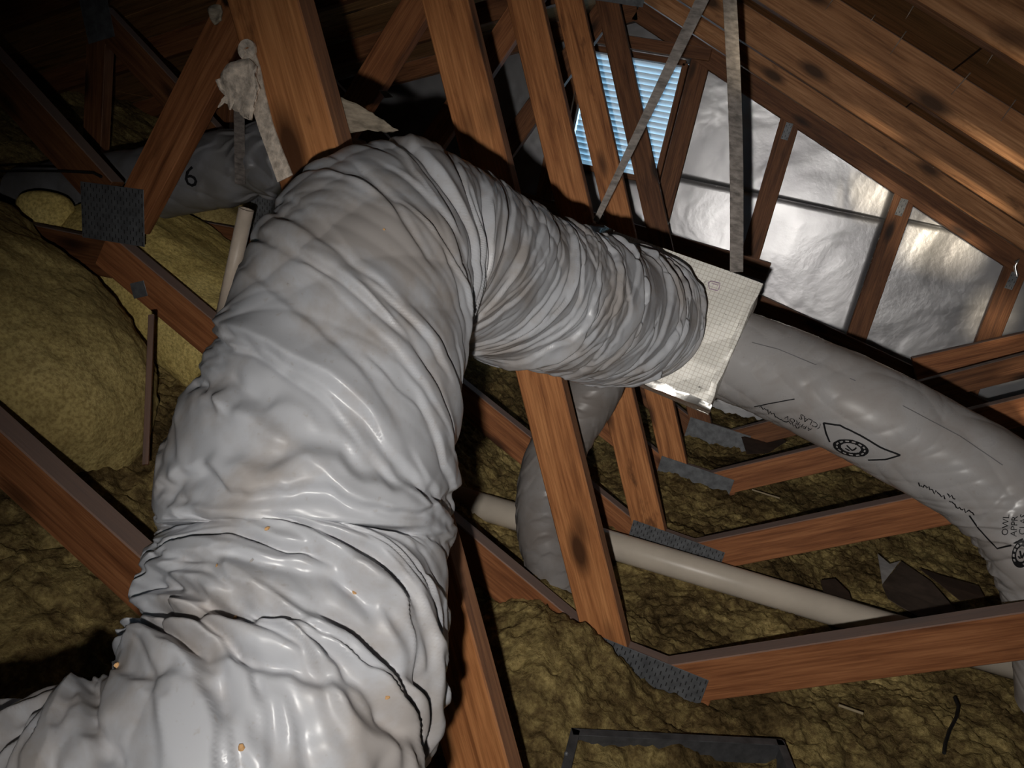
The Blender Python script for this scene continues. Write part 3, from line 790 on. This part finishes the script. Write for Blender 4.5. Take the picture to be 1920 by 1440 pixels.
decal_text(D_r, '(CLAS', 1541, 797, -30, -17, 17, rd, (-0.35, 0.75))
decal_text(D_r, 'APPROV', 1524, 803, -40, -21, 15, rd, (-0.35, 0.6))
decal_line(D_r, [(1415, 762), (1440, 757), (1490, 748)], 0.002, rd)
def scribble(x0, y0, x1, y1, n, h):
    rr = random.Random(int(x0)); pts = []
    for i in range(n+1):
        t = i/n; pts.append((x0+(x1-x0)*t+rr.uniform(-1, 1), y0+(y1-y0)*t+rr.uniform(-h, h)))
    decal_line(D_r, pts, 0.0022, rd, 'smeared_print', 20)
scribble(1425, 764, 1500, 802, 26, 4); scribble(1722, 905, 1772, 932, 18, 4); scribble(1776, 928, 1792, 934, 6, 4); scribble(1780, 940, 1826, 964, 16, 4)
decal_text(D_r, 'OWL', 1890, 1004, 2, -30, 17, rd)
decal_text(D_r, 'APPR', 1906, 1006, 2, -30, 17, rd)
decal_text(D_r, 'CLAS', 1922, 1003, 2, -30, 17, rd)
decal_line(D_r, [(1818, 966), (1835, 990), (1870, 1028), (1895, 1022), (1918, 1010)], 0.003, rd)
seal(D_r, 1916, 1038, 18, 26, 0.2, rd)

# ---- small dark duct at the left with its printed size
def ldisp(S, T_, inner):
    d = folds(S, T_, inner, 12, 1.0, 1.4, 0.006, 2.9, 0.9)+saw(S, T_, 12, 1.6, 0.009, 4.0)*sstep(0.45, 0.7, S/S.max())
    return d-0.018*np.exp(-((S/S.max()-0.66)/0.03)**2), np.zeros_like(d)
ld = empty('flex_duct', at_y(400, 325, 1.72)); tag(ld, 'dark grey flexible duct printed with a 6 in the shadows at left', 'flexible duct', 'flexible ducts')
D_l = Duct([at_y(60, 372, 1.80), at_y(220, 352, 1.76), at_y(320, 338, 1.73), at_y(420, 318, 1.72), at_y(520, 300, 1.70), at_y(640, 330, 1.70), at_y(760, 400, 1.72)], 0.098, 300, 200, ldisp)
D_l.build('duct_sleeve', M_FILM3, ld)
decal_text(D_l, '6', 346, 348, 30, 3, 56, ld, (-0.10, -1.0))

# ---- thin duct dropping from the box
def ddisp(S, T_, inner):
    d = folds(S, T_, inner, 26, 1.0, 1.2, 0.005, 7.9, 0.8)+saw(S, T_, 24, 1.4, 0.004, 1.0)
    return 0.6*d*(1-0.7*sstep(0.72, 0.85, S/S.max())), np.zeros_like(d)
dd = empty('flex_duct', at_y(1055, 1150, 1.58)); tag(dd, 'thin grey flexible duct dropping behind the orange web into the insulation', 'flexible duct', 'flexible ducts')
D_d = Duct([at_y(1135, 660, 1.62), at_y(1110, 730, 1.62), at_y(1062, 810, 1.60), at_y(1028, 890, 1.57), at_y(1020, 980, 1.56), at_y(1035, 1060, 1.56), at_y(1055, 1150, 1.57), at_y(1062, 1220, 1.58)],
           lambda s: 0.066-0.010*sstep(0.5, 1.0, s/s.max()), 320, 160, ddisp)
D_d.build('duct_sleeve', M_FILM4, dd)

# ================================================================ STRAPS
def strap(name, label, pts, nrm, width, material, group='hanger straps', thick=0.0015):
    o = ribbon(name, pts, nrm, width, material, None, thick)
    c = Vector(np.mean(np.array(pts), 0)); o.data.transform(Matrix.Translation(-c)); o.location = c
    return tag(o, label, 'strap', group)
def samp(a, b, n=8, sag=0.0):
    a, b = np.array(a), np.array(b); return [a+(b-a)*i/n+CAM_R*sag*math.sin(math.pi*i/n) for i in range(n+1)]
strap('hanger_strap', 'thin woven strap slanting up from the left corner of the white box', samp(at(1117, 415, 1.57), at(1345, -60, 1.35)), -FWD, [0.012+0.0016*i for i in range(9)], M_STRAP)
strap('hanger_strap', 'upright woven strap holding the right end of the white box', samp(at(1381, 510, 1.475), at(1366, -40, 1.40), 10, 0.006), -FWD, 0.026, M_STRAP)
strap('hanger_strap', 'short dark strap holding up the dark duct at left', samp(at_y(450, 345, 1.60), at_y(448, 180, 1.60)), -FWD, 0.026, M_STRAP_DK)

# fibrous sling stuck on the near web
YA = YK[0]-0.0035
s_pts = [at_y(x, y, YA) for x, y in [(462, 92), (472, 130), (482, 180), (497, 235), (515, 285), (534, 335)]]
sling = empty('fibre_sling', at_y(482, 180, YA)); tag(sling, 'torn whitish fibre mat sling stuck to the nearest orange web', 'sling', None)
ribbon('strip', s_pts, (0, -1, 0), [0.018, 0.022, 0.022, 0.020, 0.020, 0.022], M_FIBRE, sling, 0.002)
def ragged(name, poly, Y, material, thick=0.003, bulge=0.012, seed=0):
    """ragged mat patch with a fluffy, uneven face"""
    from mathutils.geometry import tessellate_polygon
    bm = bmesh.new(); off = np.array(sling.location)
    P = [at_y(x, y, Y) for x, y in poly]
    a = [bm.verts.new(Vector(p-off)) for p in P]; bm.faces.new(a)
    bmesh.ops.triangulate(bm, faces=bm.faces[:])
    bmesh.ops.subdivide_edges(bm, edges=bm.edges[:], cuts=4, use_grid_fill=True)
    for v_ in bm.verts:
        q = v_.co; v_.co.y += -abs(bulge*float(noise(q.x*30+seed, q.z*30, 1.2)))-0.002
        v_.co.x += 0.002*float(noise(q.x*120, q.z*120, 5)); v_.co.z += 0.002*float(noise(q.x*120, q.z*120, 9))
    e = bmesh.ops.extrude_face_region(bm, geom=bm.faces[:])
    bmesh.ops.translate(bm, vec=(0, thick, 0), verts=[v_ for v_ in e['geom'] if isinstance(v_, bmesh.types.BMVert)])
    return bm_obj(name, bm, material, sling, True)
ragged('torn_flap', [(470, 110), (484, 125), (488, 165), (484, 190), (481, 206), (474, 226), (468, 219), (462, 222), (456, 211), (447, 212), (441, 203), (437, 208), (430, 196), (421, 194), (413, 203), (418, 186), (424, 180), (416, 168), (409, 152), (425, 137), (440, 118), (455, 112)], YA-0.002, M_FIBRE, seed=2)
hook = [at_y(462+11*math.cos(t), 93+13*math.sin(t), YA-0.001) for t in np.linspace(0.9, -4.2, 14)]
ribbon('curled_end', hook, (0, -1, 0), 0.008, M_FIBRE, sling, 0.003)
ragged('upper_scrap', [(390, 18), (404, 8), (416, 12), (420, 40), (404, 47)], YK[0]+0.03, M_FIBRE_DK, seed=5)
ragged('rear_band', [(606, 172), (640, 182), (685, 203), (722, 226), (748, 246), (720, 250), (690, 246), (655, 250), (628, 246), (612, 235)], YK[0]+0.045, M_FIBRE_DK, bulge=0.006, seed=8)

# ================================================================ SMALL THINGS
def tube(name, p0, p1, r, material, seg=28, hollow=True):
    p0, p1 = Vector(p0), Vector(p1); L = (p1-p0).length
    bm = bmesh.new(); rows = []
    prof = [(r*0.86, 0.03), (r*0.86, 0), (r, 0), (r, L), (r*0.86, L), (r*0.86, L-0.03)]
    for rad, z in prof:
        rows.append([bm.verts.new((rad*math.cos(2*math.pi*i/seg), rad*math.sin(2*math.pi*i/seg), z)) for i in range(seg)])
    for a, b in zip(rows[:-1], rows[1:]):
        for i in range(seg): bm.faces.new((a[i], a[(i+1) % seg], b[(i+1) % seg], b[i]))
    bm.faces.new(rows[0]); bm.faces.new(rows[-1])
    o = bm_obj(name, bm, material, None, False); o.location = p0
    for p in o.data.polygons: p.use_smooth = len(p.vertices) == 4 and abs(p.normal.z) < 0.5
    o.rotation_euler = (p1-p0).to_track_quat('Z', 'Y').to_euler(); return o
tag(tube('drain_pipe', (-0.95, 1.795, -0.925), (1.45, 2.04, -0.935), 0.038, M_PVC), 'long pale plastic pipe lying across the insulation', 'pipe')
tag(tube('plastic_pipe', at_y(462, 392, 1.46), at_y(412, 620, 1.46), 0.017, M_STUB), 'short pale upright pipe stub beside the main duct under the dark duct', 'pipe')

# sheet-steel frame lying in the insulation at the bottom of the picture
zf = -0.915
fa, fb, fc_, fd = [at_z(x, y, zf) for x, y in ((1072, 1372), (1466, 1392), (1520, 1530), (1035, 1520))]
fr = empty('steel_frame', (fa+fb+fc_+fd)/4-np.array([0, 0, 0.03])); tag(fr, 'open dark sheet steel frame half filled with insulation at the bottom', 'frame')
for a, b in ((fa, fb), (fb, fc_), (fc_, fd), (fd, fa)):
    bar('rail', a-np.array([0, 0, .022]), b-np.array([0, 0, .022]), 0.055, 0.003, M_FRAME, fr, side=np.cross(b-a, (0, 0, 1)), bevel=0.0005)
    inw = (fa+fb+fc_+fd)/4-(a+b)/2; inw /= np.linalg.norm(inw)
    bar('flange', a+np.array([0, 0, .005])+inw*0.006, b+np.array([0, 0, .005])+inw*0.006, 0.016, 0.002, M_FRAME, fr, side=(0, 0, 1), bevel=0.0004)
p = at_z(1062, 1413, zf+0.008)
bm = bmesh.new(); bmesh.ops.create_uvsphere(bm, u_segments=10, v_segments=6, radius=0.004)
o = bm_obj('screw_head', bm, M_PLATE, fr, True); o.location = Vector(p)-fr.location

o = bar('wood_strip', at(284, 590, 1.42), at(273, 872, 1.34), 0.011, 0.005, W_DARK, None, side=-FWD, bevel=0.0008)
tag(o, 'thin dark upright wood strip against the right end of the big batt', 'wood strip')
o = prism('glint_scrap', [at_y(x, y, YK[2]-0.02) for x, y in ((710, 168), (726, 171), (737, 182), (722, 184))], (0, 1, 0), 0.002, M_FLASHTAPE)  # small scrap added to give a bright glint above the main duct
tag(o, 'tiny foil scrap added as a bright glint at the lower end of a dark web above the main duct', 'foil scrap')
# paper scraps on the insulation
def scrap(name, label, poly, z, material, tilt=0.0, cat='paper'):
    P = [at_z(x, y, z) for x, y in poly]; c = np.mean(P, 0)
    bm = bmesh.new(); a = [bm.verts.new(Vector(p-c)+Vector((0, 0, tilt*(p-c)[1]+0.008*float(noise(p[0]*9, p[1]*9, 1))))) for p in P]
    bm.faces.new(a); bmesh.ops.triangulate(bm, faces=bm.faces[:])
    e = bmesh.ops.extrude_face_region(bm, geom=bm.faces[:])
    bmesh.ops.translate(bm, vec=(0, 0, 0.002), verts=[v_ for v_ in e['geom'] if isinstance(v_, bmesh.types.BMVert)])
    o = bm_obj(name, bm, material); o.location = c
    if label: tag(o, label, cat, 'paper scraps on the insulation')
    return o
zs = -0.915
flap = scrap('paper_flap', 'brown paper flap with a torn white tip on the insulation', [(1655, 1095), (1690, 1052), (1745, 1095), (1795, 1150), (1780, 1170), (1735, 1165), (1690, 1140), (1665, 1125)], zs, M_CARD)
tip = scrap('torn_tip', None, [(1646, 1037), (1668, 1058), (1688, 1051), (1676, 1068), (1664, 1082), (1655, 1094), (1651, 1070)], zs+0.012, M_TORN)
tip.parent = flap; tip.location = tip.location-flap.location
scrap('paper_scrap', 'dark brown paper scrap right of the torn white tip', [(1722, 1066), (1765, 1078), (1835, 1098), (1845, 1120), (1800, 1125), (1762, 1098)], zs+0.004, M_CARD_DK)
scrap('paper_scrap', 'small dark brown paper scrap left of the torn white tip', [(1538, 1090), (1565, 1085), (1592, 1110), (1598, 1128), (1545, 1118)], zs, M_CARD_DK)
scrap('paper_scrap', 'dark paper scrap below the farthest toothed plate', [(1390, 820), (1450, 812), (1475, 828), (1440, 850), (1400, 852)], zs+0.01, M_CARD_DK)
# wire and splinters
def wire(name, label, pts, r, material, cat, group=None):
    cu = bpy.data.curves.new(name, 'CURVE'); cu.dimensions = '3D'; cu.bevel_depth = r; cu.bevel_resolution = 2; cu.use_fill_caps = True
    sp = cu.splines.new('POLY'); c = np.mean(pts, 0); sp.points.add(len(pts)-1)
    for q, p_ in zip(sp.points, pts): q.co = (*(np.array(p_)-c), 1)
    ob = bpy.data.objects.new(name, cu); C.objects.link(ob)
    dg = bpy.context.evaluated_depsgraph_get(); me = bpy.data.meshes.new_from_object(ob.evaluated_get(dg)); bpy.data.objects.remove(ob)
    me.materials.clear(); me.materials.append(material)
    o = bpy.data.objects.new(name, me); C.objects.link(o); o.location = Vector(c)
    return tag(o, label, cat, group)
wire('cable', 'short black cable end poking out of the insulation', [at_z(x, y, -0.925) for x, y in ((1790, 1308), (1797, 1325), (1793, 1345), (1780, 1370), (1772, 1395), (1770, 1412))], 0.0035, M_WIRE, 'cable')
wire('cable', 'thin black cable running across the dark trusses at left', [at_y(x, y, 1.35) for x, y in ((-80, 324), (40, 320), (120, 321), (175, 324), (190, 332))], 0.003, M_WIRE, 'cable')
wire('splinter', 'curved pale splinter lying under the third truss web', [at_z(x, y, -0.90) for x, y in ((1410, 918), (1435, 926), (1462, 934))], 0.003, M_TWIG, 'splinter')
wire('splinter', 'pale splinter below the second truss web at right', [at_z(x, y, -0.92) for x, y in ((1572, 1322), (1595, 1330), (1618, 1338))], 0.003, M_TWIG, 'splinter')
wire('wire_hook', 'bent bright wire hook on the far stud at right', [at_y(x, y, 3.70) for x, y in ((1904, 492), (1910, 487), (1903, 500), (1907, 518))], 0.006, M_FLASHTAPE, 'wire')
bpy.context.view_layer.update()
